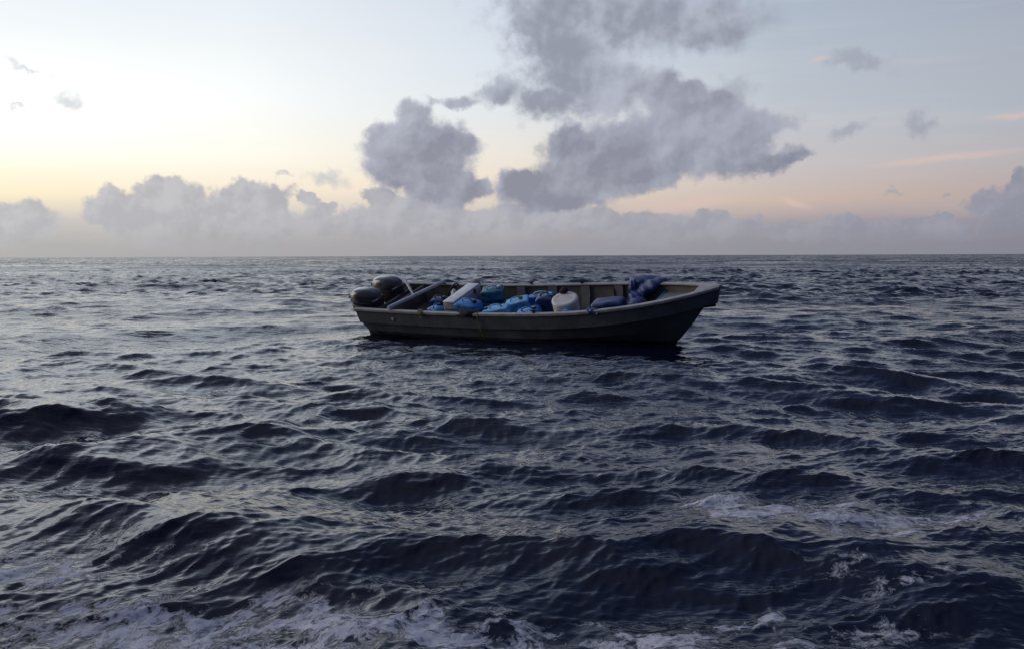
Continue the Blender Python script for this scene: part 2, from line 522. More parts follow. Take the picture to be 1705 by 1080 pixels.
    me.polygons.foreach_set('loop_total', np.full(nf, 4, dtype=np.int32))
    me.polygons.foreach_set('use_smooth', np.ones(nf, dtype=bool))
    me.update(calc_edges=True)
    at3 = me.attributes.new('far_rough', 'FLOAT', 'POINT')
    at3.data.foreach_set('value', (0.05 * sstep(RR, 12, 50) + 0.22 * sstep(RR, 50, 260)).astype(np.float32))
    at2 = me.attributes.new('ripple', 'FLOAT', 'POINT')
    at2.data.foreach_set('value', (0.68 + 0.95 * sstep(RR, 12, 45) + 0.5 * sstep(RR, 60, 400)).astype(np.float32))
    at = me.attributes.new('foam', 'FLOAT', 'POINT')
    at.data.foreach_set('value', foam.astype(np.float32))
    o = bpy.data.objects.new('sea_water', me)
    COL.objects.link(o)
    o['kind'] = 'structure'
    return o


def water_material():
    m = bpy.data.materials.new('sea_water')
    m.use_nodes = True
    t = NT(m.node_tree)
    t.n.clear()
    tcn = t.n.new('ShaderNodeTexCoord')
    p = tcn.outputs['Object']
    # small ripples, longer along the crests
    lod = t.n.new('ShaderNodeAttribute')
    lod.attribute_name = 'ripple'
    EPS = 0.012

    def ripple(off):
        q = t.vmath('ADD', p, off)
        r1 = t.mapping(q, (0, 0, 0), (0, 0, rad(10)), (0.42, 1.7, 1.0), 'POINT')
        n1 = t.noise(r1, 2.0, 5.0, 0.55, 0.2)
        r2 = t.mapping(q, (3, 1, 0), (0, 0, rad(-20)), (0.45, 1.5, 1.0), 'POINT')
        n2 = t.noise(r2, 8.0, 3.0, 0.6, 0.3)
        return t.math('MULTIPLY_ADD', n1, 0.050, t.math('MULTIPLY', n2, 0.012))

    gust = t.rng(t.noise(p, 0.10, 3.0, 0.5), 0.35, 0.65, 0.55, 1.35)
    amp = t.math('MULTIPLY', t.math('MULTIPLY', gust, lod.outputs['Fac']), -1.0 / EPS)
    h0 = ripple((0, 0, 0))
    gx = t.math('MULTIPLY', t.math('SUBTRACT', ripple((EPS, 0, 0)), h0), amp)
    gy = t.math('MULTIPLY', t.math('SUBTRACT', ripple((0, EPS, 0)), h0), amp)
    att = t.n.new('ShaderNodeAttribute')
    att.attribute_name = 'foam'
    # foam pattern: stretched, torn streaks
    fw = t.noise(p, 1.6, 4.0, 0.6, color=True)
    pv = t.vmath('ADD', p, t.vmath('SCALE', t.vmath('SUBTRACT', fw, (0.5, 0.5, 0.5)), scale=0.7))
    f1 = t.noise(t.mapping(pv, (0, 0, 0), (0, 0, rad(14)), (1.0, 1.7, 1.0), 'POINT'), 2.3, 8.0, 0.68)
    rid = t.math('ABSOLUTE', t.math('SUBTRACT', t.noise(pv, 3.4, 6.0, 0.62), 0.5))
    f2 = t.math('MULTIPLY_ADD', rid, -1.6, t.math('ADD', f1, 0.20))
    fo = t.rng(t.math('ADD', f2, t.math('MULTIPLY', t.math('SUBTRACT', att.outputs['Fac'], 1.0), 0.28)), 0.475, 0.60)
    lace = t.math('ABSOLUTE', t.math('SUBTRACT', t.noise(pv, 11.0, 4.0, 0.6), 0.5))
    fo = t.math('MULTIPLY', fo, t.rng(lace, 0.18, 0.04, 0.35, 1.0))
    fo = t.math('MULTIPLY', fo, t.rng(att.outputs['Fac'], 0.02, 0.3))
    cmb = t.n.new('ShaderNodeCombineXYZ')
    t.put(cmb.inputs[0], gx)
    t.put(cmb.inputs[1], gy)
    geo = t.n.new('ShaderNodeNewGeometry')
    nrm = t.vmath('NORMALIZE', t.vmath('ADD', geo.outputs['Normal'], cmb.outputs[0]))
    # facets that would face away are hidden behind their neighbours
    lift = t.math('MAXIMUM', t.math('SUBTRACT', 0.05, t.vmath('DOT_PRODUCT', nrm, geo.outputs['Incoming'])), 0.0)
    up_ = t.vmath('SCALE', geo.outputs['Incoming'], scale=1.0)
    t.put(up_.node.inputs['Scale'], lift)
    nrm = t.vmath('NORMALIZE', t.vmath('ADD', nrm, up_))
    bp = t.n.new('ShaderNodeBump')
    bp.inputs['Distance'].default_value = 1.0
    t.put(bp.inputs['Height'], t.math('MULTIPLY', fo, 0.006))
    t.put(bp.inputs['Normal'], nrm)
    pr = t.n.new('ShaderNodeBsdfPrincipled')
    t.put(pr.inputs['Base Color'], t.mix(fo, (0.0035, 0.0055, 0.020, 1), (0.50, 0.50, 0.55, 1)))
    pr.inputs['IOR'].default_value = 1.333
    fr = t.n.new('ShaderNodeAttribute')
    fr.attribute_name = 'far_rough'
    patch = t.noise(t.mapping(p, (0, 0, 0), (0, 0, 0), (0.4, 1.0, 1.0), 'POINT'), 0.055, 5.0, 0.6)
    frr = t.math('MULTIPLY', fr.outputs['Fac'], t.rng(patch, 0.36, 0.64, 0.35, 1.6))
    t.put(pr.inputs['Roughness'], t.math('ADD', frr, t.math('MULTIPLY_ADD', fo, 0.6, 0.06)))
    t.l.new(bp.outputs[0], pr.inputs['Normal'])
    out = t.n.new('ShaderNodeOutputMaterial')
    t.l.new(pr.outputs[0], out.inputs[0])
    return m


sea = build_water()
sea.data.materials.append(water_material())

# ---------------------------------------------------------------- materials
def mat(name, col, rough=0.5, var=0.25, scale=6.0, dirt=None, dirt_amt=0.4, bump=0.0, bscale=40.0, metal=0.0, coat=0.0, spec=0.5):
    m = bpy.data.materials.new(name)
    m.use_nodes = True
    t = NT(m.node_tree)
    pr = m.node_tree.nodes['Principled BSDF']
    tcn = t.n.new('ShaderNodeTexCoord')
    p = tcn.outputs['Object']
    n = t.noise(p, scale, 6.0, 0.6)
    lo = tuple(c * (1 - var) for c in col) + (1,)
    hi = tuple(min(1, c * (1 + var)) for c in col) + (1,)
    c = t.mix(t.rng(n, 0.3, 0.7), lo, hi)
    if dirt:
        n2 = t.noise(p, scale * 0.6, 8.0, 0.68, 0.6)
        c = t.mix(t.math('MULTIPLY', t.rng(n2, 0.48, 0.64), dirt_amt), c, tuple(dirt) + (1,))
    t.put(pr.inputs['Base Color'], c)
    t.put(pr.inputs['Roughness'], t.rng(n, 0.3, 0.7, max(0.02, rough - 0.08), min(1, rough + 0.08)))
    pr.inputs['Metallic'].default_value = metal
    pr.inputs['Coat Weight'].default_value = coat
    pr.inputs['Specular IOR Level'].default_value = spec
    if bump:
        b = t.n.new('ShaderNodeBump')
        b.inputs['Strength'].default_value = 1.0
        b.inputs['Distance'].default_value = bump
        t.put(b.inputs['Height'], t.noise(p, bscale, 5.0, 0.6))
        t.l.new(b.outputs[0], pr.inputs['Normal'])
    return m


M = {
    'hull': mat('hull_paint', (0.130, 0.148, 0.150), 0.45, 0.2, 1.8, (0.085, 0.085, 0.072), 0.6, 0.003, 9),
    'inner': mat('inner_paint', (0.105, 0.104, 0.100), 0.7, 0.2, 2.5, (0.085, 0.07, 0.05), 0.75, 0.003, 12),
    'rail': mat('rail_paint', (0.37, 0.365, 0.355), 0.5, 0.15, 3, (0.2, 0.19, 0.17), 0.5, 0.002, 14),
    'rib': mat('rib_paint', (0.15, 0.158, 0.17), 0.6, 0.15, 4, (0.15, 0.14, 0.12), 0.5),
    'cowl': mat('cowl_paint', (0.034, 0.037, 0.045), 0.24, 0.08, 3, (0.08, 0.09, 0.10), 0.25, coat=0.5),
    'engine': mat('engine_dark', (0.018, 0.02, 0.024), 0.45, 0.2, 8),
    'white': mat('white_plastic', (0.76, 0.71, 0.66), 0.5, 0.06, 5, (0.52, 0.43, 0.34), 0.5),
    'cooler': mat('cooler_shell', (0.42, 0.41, 0.42), 0.6, 0.08, 4, (0.29, 0.26, 0.22), 0.45),
    'lid': mat('cooler_lid', (0.80, 0.80, 0.82), 0.55, 0.08, 5, (0.42, 0.40, 0.38), 0.35),
    'blue': mat('blue_plastic', (0.03, 0.19, 0.52), 0.36, 0.25, 5, (0.26, 0.38, 0.52), 0.4, 0.004, 14),
    'light': mat('light_blue_plastic', (0.16, 0.48, 0.78), 0.36, 0.2, 6, (0.40, 0.60, 0.70), 0.5, 0.004, 14),
    'navy': mat('navy_plastic', (0.012, 0.036, 0.13), 0.4, 0.25, 5, (0.03, 0.05, 0.10), 0.4, 0.004, 12),
    'teal': mat('teal_plastic', (0.035, 0.17, 0.26), 0.42, 0.25, 5, (0.10, 0.16, 0.17), 0.5, 0.004, 12),
    'tarp': mat('tarp_cloth', (0.018, 0.045, 0.165), 0.5, 0.25, 4, (0.06, 0.08, 0.18), 0.5, 0.006, 22),
    'dark': mat('dark_cloth', (0.012, 0.012, 0.018), 0.9, 0.3, 12, bump=0.006, bscale=60),
    'rubber': mat('black_rubber', (0.012, 0.012, 0.013), 0.5, 0.2, 10),
    'rope': mat('yellow_rope', (0.36, 0.29, 0.09), 0.8, 0.3, 60, bump=0.004, bscale=150),
    'red': mat('dull_red', (0.09, 0.018, 0.016), 0.6, 0.3, 20),
    'pale': mat('pale_cloth', (0.42, 0.34, 0.31), 0.9, 0.2, 20, bump=0.006, bscale=60),
    'grey': mat('grey_pipe', (0.55, 0.55, 0.56), 0.45, 0.12, 5, (0.18, 0.17, 0.16), 0.5),
    'silver': mat('silver_trim', (0.55, 0.56, 0.60), 0.4, 0.1, 20),
}


def weather_hull(m):
    t = NT(m.node_tree)
    pr = m.node_tree.nodes['Principled BSDF']
    old = pr.inputs['Base Color'].links[0].from_socket
    tcn = t.n.new('ShaderNodeTexCoord')
    p = tcn.outputs['Object']
    sp = t.n.new('ShaderNodeSeparateXYZ')
    t.l.new(p, sp.inputs[0])
    # pale scrapes along the side, rust-brown runs below the rail, weed near the waterline
    sc = t.noise(t.mapping(p, (0, 0, 0), (0, 0, 0), (1.2, 1.0, 26.0), 'POINT'), 1.6, 6.0, 0.7)
    c = t.mix(t.math('MULTIPLY', t.rng(sc, 0.60, 0.70), 0.5), old, (0.34, 0.35, 0.34, 1))
    rn = t.noise(t.mapping(p, (0, 0, 0), (0, 0, 0), (9.0, 1.0, 0.7), 'POINT'), 1.0, 5.0, 0.65)
    c = t.mix(t.math('MULTIPLY', t.rng(rn, 0.58, 0.72), 0.55), c, (0.06, 0.045, 0.03, 1))
    wl = t.math('ADD', sp.outputs[2], t.math('MULTIPLY', t.noise(p, 5.0, 5.0, 0.6), 0.35))
    c = t.mix(t.math('MULTIPLY', t.rng(wl, -0.42, -0.56), 0.85), c, (0.030, 0.040, 0.022, 1))
    t.put(pr.inputs['Base Color'], c)


weather_hull(M['hull'])


# ---------------------------------------------------------------- mesh helpers
def link(name, me, m, parent=None, smooth=True, angle=35):
    me.materials.append(M[m] if isinstance(m, str) else m)
    if smooth:
        me.polygons.foreach_set('use_smooth', [True] * len(me.polygons))
        me.set_sharp_from_angle(angle=rad(angle))
    o = bpy.data.objects.new(name, me)
    COL.objects.link(o)
    if parent:
        o.parent = parent
    return o


def from_data(name, V, F):
    me = bpy.data.meshes.new(name)
    me.from_pydata([tuple(map(float, v)) for v in V], [], F)
    me.update()
    return me


def grid(P_):
    """P_: rows of points -> verts, quads"""
    n, k = len(P_), len(P_[0])
    V = [p for row in P_ for p in row]
    F = [(i * k + j, (i + 1) * k + j, (i + 1) * k + j + 1, i * k + j + 1) for i in range(n - 1) for j in range(k - 1)]
    return V, F


def fix_normals(me):
    bm = bmesh.new()
    bm.from_mesh(me)
    bmesh.ops.remove_doubles(bm, verts=bm.verts, dist=1e-4)
    bmesh.ops.recalc_face_normals(bm, faces=bm.faces)
    bm.to_mesh(me)
    bm.free()
    return me


def box_bm(bm, size, loc=(0, 0, 0), rot=(0, 0, 0), bevel=0.0, seg=2, taper=1.0):
    r = bmesh.ops.create_cube(bm, size=1.0)
    vs = r['verts']
    for v in vs:
        k = taper if v.co.z > 0 else 1.0
        v.co = Vector((v.co.x * size[0] * k, v.co.y * size[1] * k, v.co.z * size[2]))
    if bevel:
        es = list({e for v in vs for e in v.link_edges})
        rr = bmesh.ops.bevel(bm, geom=es, offset=bevel, segments=seg, affect='EDGES', profile=0.5)
        vs = list({v for f in rr['faces'] for v in f.verts} | {v for v in vs if v.is_valid})
    mt = Matrix.Translation(loc) @ Euler(rot).to_matrix().to_4x4()
    for v in vs:
        v.co = mt @ v.co
    return vs


def box(name, size, m, parent=None, loc=(0, 0, 0), rot=(0, 0, 0), bevel=0.01, seg=2, taper=1.0):
    bm = bmesh.new()
    box_bm(bm, size, loc, rot, bevel, seg, taper)
    me = bpy.data.meshes.new(name)
    bm.to_mesh(me)
    bm.free()
    return link(name, me, m, parent)


def tube_mesh(name, pts, r, seg=10, closed=False):
    pts = [Vector(p) for p in pts]
    n = len(pts)
    rs = r if isinstance(r, (list, tuple)) else [r] * n
    V, F = [], []
    up = Vector((0.13, 0.21, 0.97)).normalized()
    for i, p in enumerate(pts):
        if closed:
            d = pts[(i + 1) % n] - pts[i - 1]
        else:
            d = pts[min(i + 1, n - 1)] - pts[max(i - 1, 0)]
        d.normalize()
        a = d.cross(up)
        if a.length < 0.1:
            a = d.cross(Vector((1, 0, 0)))
        a.normalize()
        b = d.cross(a)
        for k in range(seg):
            t = 2 * math.pi * k / seg
            V.append(p + (a * math.cos(t) + b * math.sin(t)) * rs[i])
    m = n if closed else n - 1
    for i in range(m):
        for k in range(seg):
            i1 = (i + 1) % n
            F.append((i * seg + k, i * seg + (k + 1) % seg, i1 * seg + (k + 1) % seg, i1 * seg + k))
    if not closed:
        F.append(tuple(range(seg))[::-1])
        F.append(tuple((n - 1) * seg + k for k in range(seg)))
    return fix_normals(from_data(name, V, F))


def spline(ctrl, n=8):
    ctrl = [Vector(c) for c in ctrl]
    out = []
    for i in range(len(ctrl) - 1):
        p0 = ctrl[max(i - 1, 0)]; p1 = ctrl[i]; p2 = ctrl[i + 1]; p3 = ctrl[min(i + 2, len(ctrl) - 1)]
        for k in range(n):
            t = k / n
            out.append(0.5 * ((2 * p1) + (p2 - p0) * t + (2 * p0 - 5 * p1 + 4 * p2 - p3) * t * t + (3 * p1 - p0 - 3 * p2 + p3) * t ** 3))
    out.append(ctrl[-1])
    return out


def lathe(name, prof, seg=36, wob=0.0, rnd=1):
    V, F = [], []
    rr = random.Random(rnd)
    ph = rr.random() * 6
    for (r, z) in prof:
        for k in range(seg):
            t = 2 * math.pi * k / seg
            q = r * (1 + wob * math.sin(2 * t + ph) + wob * 0.5 * math.sin(5 * t + z * 9))
            V.append((q * math.cos(t), q * math.sin(t), z))
    for i in range(len(prof) - 1):
        for k in range(seg):
            F.append((i * seg + k, i * seg + (k + 1) % seg, (i + 1) * seg + (k + 1) % seg, (i + 1) * seg + k))
    F.append(tuple(range(seg))[::-1])
    F.append(tuple((len(prof) - 1) * seg + k for k in range(seg)))
    return fix_normals(from_data(name, V, F))


def thing(name, label, cat, local=None, rot=(0, 0, 0), group=None, base=BOAT):
    o = bpy.data.objects.new(name, None)
    o.empty_display_size = 0.2
    COL.objects.link(o)
    if local is not None:
        o.matrix_world = base @ Matrix.Translation(local) @ Euler([rad(a) for a in rot]).to_matrix().to_4x4()
    else:
        o.matrix_world = base
    tag(o, label, cat, group)
    return o


def tag(o, label, cat, group=None):
    o['label'] = label
    o['category'] = cat
    if group:
        o['group'] = group
    return o


# ---------------------------------------------------------------- the boat
boat = thing('motor_boat', 'long open grey fishing skiff heeling on the dark sea with a load of blue containers', 'boat')
SS = np.linspace(0, 1, 81)


def build_hull():
    for nm, js, mm in (('hull', [0, 1, 2, 3, 4, 5, 6], 'hull'),):
        V, F = [], []
        rows = []
        for sgn in (-1, 1):
            rows = []
            for j in js:
                row = []
                for s in SS:
                    x, b, z = lv(float(s), j)
                    b = max(float(b), 0.0)
                    row.append((float(x), sgn * b, float(z)))
                rows.append(row)
            v, f = grid(rows)
            o = len(V)
            V += v
            F += [tuple(o + i for i in q) for q in f]
        # nose plate closing the upper band at the stem and the lower stem
        me = from_data('hull', V, F)
        bm = bmesh.new()
        bm.from_mesh(me)
        bm.verts.ensure_lookup_table()
        n = len(SS)
        for j in range(len(js) - 1):
            a = bm.verts[j * n + n - 1]; b = bm.verts[(j + 1) * n + n - 1]
            o2 = len(js) * n
            c = bm.verts[o2 + (j + 1) * n + n - 1]; d = bm.verts[o2 + j * n + n - 1]
            if (a.co - d.co).length > 1e-3 or (b.co - c.co).length > 1e-3:
                try:
                    bm.faces.new((a, b, c, d))
                except ValueError:
                    pass
        # raked transom from the keel up to the engine cut-out
        for j in range(2, len(js) - 1):
            a = bm.verts[j * n]; b = bm.verts[(j + 1) * n]
            o2 = len(js) * n
            c = bm.verts[o2 + (j + 1) * n]; d = bm.verts[o2 + j * n]
            try:
                bm.faces.new((a, d, c, b))
            except ValueError:
                pass
        bmesh.ops.remove_doubles(bm, verts=bm.verts, dist=1e-4)
        bmesh.ops.recalc_face_normals(bm, faces=bm.faces)
        bm.to_mesh(me)
        bm.free()
        link('hull', me, mm, boat, True, 25)


build_hull()

FLOOR = -0.45


def panel(name, x, th, z0, z1, m):
    """cross panel that follows the inside of the hull"""
    pr = []
    for z in np.linspace(z0, z1, 7):
        y = min(half_at(x, z), half_at(x + th, z)) - 0.05
        pr.append((max(y, 0.01), z))
    V = [(x, y, z) for y, z in pr] + [(x, -y, z) for y, z in pr[::-1]]
    n = len(V)
    V += [(a + th, b, c) for a, b, c in V]
    F = [tuple(range(n)), tuple(range(n, 2 * n))[::-1]] + [(i, i + n, (i + 1) % n + n, (i + 1) % n) for i in range(n)]
    return link(name, fix_normals(from_data(name, V, F)), m, boat, True, 30)


def build_inner():
    V, F = [], []
    for sgn in (-1, 1):
        rows = []
        for lev in range(4):
            row = []
            for s in np.linspace(0.035, 0.985, 70):
                b = float(hb(s))
                z0 = zg(s) - 0.005
                if lev == 0: y, z = b - 0.03, z0
                elif lev == 1:
                    z = z0 - 0.3
                    y = half_at(s * BL, z) - 0.045
                else:
                    z = FLOOR + 1.6 * max(0, s - 0.6)
                    y = min(half_at(s * BL, z) - 0.04, 0.8) if lev == 2 else 0.0
                row.append((s * BL, sgn * max(y, 0.0), z))
            rows.append(row)
        v, f = grid(rows)
        o = len(V)
        V += v
        F += [tuple(o + i for i in q) for q in f]
    link('inner_liner', fix_normals(from_data('inner_liner', V, F)), 'inner', boat, True, 30)
    panel('transom', 0.50, 0.05, -0.66, -0.07, 'inner')
    # splash bulkhead ahead of the engines
    box('bulkhead', (0.05, 1.70, 0.50), 'inner', boat, (0.92, 0, -0.24), bevel=0.01)


build_inner()


def build_rail():
    # flat cap with a rounded lip running right round both sides
    prof = [(-0.085, 0.005), (-0.085, 0.03), (-0.06, 0.042), (0.0, 0.042), (0.026, 0.034), (0.034, 0.015), (0.034, -0.02), (0.02, -0.032), (-0.004, -0.032)]
    for sgn in (-1, 1):
        rows = []
        for s in np.linspace(0, 0.998, 90):
            b = float(hb(s)); z = zg(s)
            db = (float(hb(min(s + .005, 1))) - float(hb(max(s - .005, 0)))) / (BL * 0.01)
            nx, ny = -db, 1.0
            L_ = math.hypot(nx, ny); nx /= L_; ny /= L_
            k = 1.0 + 0.25 * max(0, (s - 0.8) / 0.2)
            row = []
            for (o_, h_) in prof:
                yy = b + o_ * ny * k
                yy = max(yy, 0.0)
                row.append((s * BL + o_ * nx * k, sgn * yy, z + h_))
            rows.append(row)
        v, f = grid(rows)
        k = len(prof)
        f.append(tuple(range(k)))
        link('gunwale', fix_normals(from_data('gunwale', v, f)), 'rail', boat, True, 40)
    # tip plate
    rows = []
    for s in np.linspace(0.945, 1.003, 14):
        b = max(float(hb(min(s, 1))) - 0.01, 0.01)
        z = zg(min(s, 1.0)) + 0.045
        rows.append([(s * BL, b * t_, z + 0.012 * (1 - t_ * t_)) for t_ in np.linspace(-1, 1, 7)])
    v, f = grid(rows)
    n = len(v)
    v2 = v + [(a, b, c - 0.05) for a, b, c in v]
    f2 = f + [tuple(i + n for i in q[::-1]) for q in f]
    k = 7
    for i in range(13):
        f2.append((i * k, (i + 1) * k, (i + 1) * k + n, i * k + n))
        f2.append((i * k + 6 + n, (i + 1) * k + 6 + n, (i + 1) * k + 6, i * k + 6))
    f2.append(tuple(range(k)) + tuple(range(n + k - 1, n - 1, -1)))
    f2.append(tuple(range(13 * k, 14 * k)) + tuple(range(n + 14 * k - 1, n + 13 * k - 1, -1)))
    link('bow_plate', fix_normals(from_data('bow_plate', v2, f2)), 'rail', boat, True, 35)
    # recessed foredeck with a thin dark plate set on it and a front bulkhead below it
    rows = []
    for s in np.linspace(0.843, 0.985, 16):
        b = max(float(hb(s)) - 0.045, 0.01)
        z = zg(s) - 0.17
        rows.append([(s * BL, b * t_, z + 0.02 * (1 - t_ * t_)) for t_ in np.linspace(-1, 1, 9)])
    v, f = grid(rows)
    link('foredeck', fix_normals(from_data('foredeck', v, f)), 'rib', boat, True)
    xf = 0.843 * BL
    b = float(hb(0.843)) - 0.045
    zt = zg(0.843) - 0.17
    box('foredeck_lip', (0.05, 2 * b - 0.01, 0.07), 'teal', boat, (xf - 0.026, 0, zt - 0.01), bevel=0.012)
    panel('deck_bulkhead', xf + 0.03, 0.03, -0.42, zt - 0.02, 'inner')
    h = box('dark_plate', (0.42, 0.40, 0.03), 'engine', boat, (xf + 0.34, -0.08, zt + 0.06), rot=(0, rad(-8), 0), bevel=0.008)
    # frames along both inner sides
    for x in (2.1, 3.0, 3.9, 4.81, 5.72, 6.63):
        for sgn in (-1, 1):
            s = x / BL
            rows = []
            for dx in (-0.12, 0.12):
                s2 = (x + dx) / BL
                bb = float(hb(s2)); z0 = zg(s2)
                zf = FLOOR + 1.6 * max(0, s2 - 0.6)
                y1 = half_at(x + dx, z0 - 0.30) - 0.03
                y2 = min(half_at(x + dx, zf) - 0.03, 0.81)
                rows.append([(x + dx, sgn * (bb - 0.015), z0 - 0.01), (x + dx, sgn * (bb - 0.085), z0 - 0.01),
                             (x + dx, sgn * (y1 - 0.055), z0 - 0.30), (x + dx, sgn * (y2 - 0.06), zf + 0.015),
                             (x + dx, sgn * y2, zf - 0.0)])
            v, f = grid(rows)
            f += [(0, 1, 2, 3, 4), (9, 8, 7, 6, 5)]
            link('frame', fix_normals(from_data('frame', v, f)), 'rib', boat, True, 30)
    # cargo bench that carries the middle containers
    box('bench', (1.75, 1.45, 0.05), 'inner', boat, (4.45, 0, -0.235), bevel=0.01)
    V2 = []
    xs = np.linspace(6.35, 7.93, 8)
    for x in xs:
        y = half_at(float(x), -0.12) - 0.07
        V2.append([(float(x), y * k, -0.11) for k in (-1, -0.33, 0.33, 1)])
    v, f = grid(V2)
    n = len(v)
    v += [(a, b, c - 0.03) for a, b, c in v]
    f += [tuple(i + n for i in q[::-1]) for q in f]
    f += [(i * 4, i * 4 + n, i * 4 + 4 + n, i * 4 + 4) for i in range(7)] + [(i * 4 + 3, i * 4 + 7, i * 4 + 7 + n, i * 4 + 3 + n) for i in range(7)]
    f.append((0, 1, 2, 3, 3 + n, 2 + n, 1 + n, n))
    link('fore_platform', fix_normals(from_data('fore_platform', v, f)), 'inner', boat, True, 30)
    # pipe across the stern
    link('cross_pipe', tube_mesh('cross_pipe', [(1.10, -0.95, 0.10), (1.33, 0.0, 0.10), (1.56, 0.95, 0.10)], 0.05, 16), 'grey', boat)
    # small fittings
    me = lathe('drain', [(0.0, 0), (0.035, 0), (0.042, 0.008), (0.03, 0.02), (0.015, 0.018)], 20)
    o = link('drain', me, 'silver', boat)
    o.matrix_local = Matrix.Translation((1.17, -0.947, -0.2)) @ Matrix.Rotation(rad(90), 4, 'X')
    for (x, sgn, mm) in ((5.28, -1, 'dark'), (4.20, 1, 'red'), (5.62, 1, 'dark')):
        zc = zg(x / BL) + 0.045
        bm = bmesh.new()
        box_bm(bm, (0.07, 0.035, 0.05), (0, 0, 0.02), bevel=0.006)
        box_bm(bm, (0.17, 0.04, 0.028), (0, 0, 0.055), bevel=0.012)
        me = bpy.data.meshes.new('cleat')
        bm.to_mesh(me); bm.free()
        o = link('cleat', me, mm, boat)
        o.location = (x, sgn * (float(hb(x / BL)) - 0.03), zc)


build_rail()


# ---------------------------------------------------------------- outboard engines
def supersec(cx, lx, wy, z, n=28, e=2.6):
    out = []
    for k in range(n):
        t = 2 * math.pi * k / n
        c, s = math.cos(t), math.sin(t)
        out.append((cx + lx * abs(c) ** (2 / e) * (1 if c >= 0 else -1), wy * abs(s) ** (2 / e) * (1 if s >= 0 else -1), z))
    return out


def loft(name, secs):
    rows = [s + [s[0]] for s in secs]
    v, f = grid(rows)
    k = len(rows[0])
    f.append(tuple(range(k - 1))[::-1])
    f.append(tuple((len(rows) - 1) * k + i for i in range(k - 1)))
    return fix_normals(from_data(name, v, f))


def engine(label, local, rot):
    t = thing('outboard_engine', label, 'outboard engine', local, rot, 'outboard engines on the stern')
    # cowl: blunt at the front (+x), long sloping back
    secs = []
    for z, cx, lx, wy in ((-0.02, 0.01, 0.385, 0.205), (0.02, 0.005, 0.415, 0.222), (0.10, 0.0, 0.425, 0.228), (0.17, -0.005, 0.415, 0.222), (0.225, -0.02, 0.385, 0.206),
                          (0.265, -0.035, 0.335, 0.178), (0.295, -0.05, 0.265, 0.140), (0.315, -0.06, 0.175, 0.092), (0.322, -0.062, 0.08, 0.045)):
        s = supersec(cx, lx, wy, z)
        s = [(x, y, zz + 0.035 * (x - cx) / 0.42 * min(1, (zz + 0.05) / 0.2)) for x, y, zz in s]
        secs.append(s)
    link('cowl', loft('cowl', secs), 'cowl', t, True, 50)
    secs = [supersec(0.0, 0.30, 0.15, -0.26), supersec(0.0, 0.36, 0.19, -0.20), supersec(0.005, 0.395, 0.212, -0.12), supersec(0.01, 0.405, 0.217, -0.04), supersec(0.01, 0.39, 0.21, -0.022)]
    link('lower_pan', loft('lower_pan', secs), 'engine', t, True, 50)
    secs = [supersec(0.02, 0.07, 0.03, -1.05, e=2), supersec(0.02, 0.11, 0.045, -0.8, e=2), supersec(0.02, 0.15, 0.07, -0.5, e=2.2), supersec(0.02, 0.19, 0.11, -0.25)]
    link('leg', loft('leg', secs), 'engine', t, True, 50)
    box('clamp_bracket', (0.14, 0.26, 0.36), 'engine', t, (0.24, 0, -0.40), bevel=0.02)
    # trim band round the cowl and the pale flash near the front
    ring = [Vector(p) for p in supersec(0.003, 0.425, 0.229, 0.045, 40)]
    link('trim_band', tube_mesh('trim_band', ring, 0.007, 6, closed=True), 'engine', t)
    for side in (-1, 1):
        V, F, o = [], [], 0
        for i in range(5):
            a = rad(28 + i * 7)
            for z in (0.085, 0.12):
                q = [0.0 + 0.428 * math.cos(a) ** (2 / 2.6) + 0.006, side * (0.2285 * math.sin(a) ** (2 / 2.6) + 0.003), z + 0.012 * (4 - i)]
                V.append(tuple(q))
        F += [(o + 2 * i, o + 2 * i + 1, o + 2 * i + 3, o + 2 * i + 2) for i in range(4)]
        link('decal', from_data('decal', V, F), 'silver', t)
    # air intake at the back and a carry grip
    box('air_intake', (0.05, 0.24, 0.06), 'engine', t, (-0.40, 0, 0.13), rot=(0, rad(-12), 0), bevel=0.015)
    t.scale = (1.13, 1.1, 1.16)
    return t


engine('nearer dark grey outboard engine at the stern corner, lower of the pair', (0.02, -0.43, 0.0), (0, 3, 4))
engine('farther dark grey outboard engine at the stern, higher of the pair', (0.06, 0.44, 0.0), (0, 2, -2))


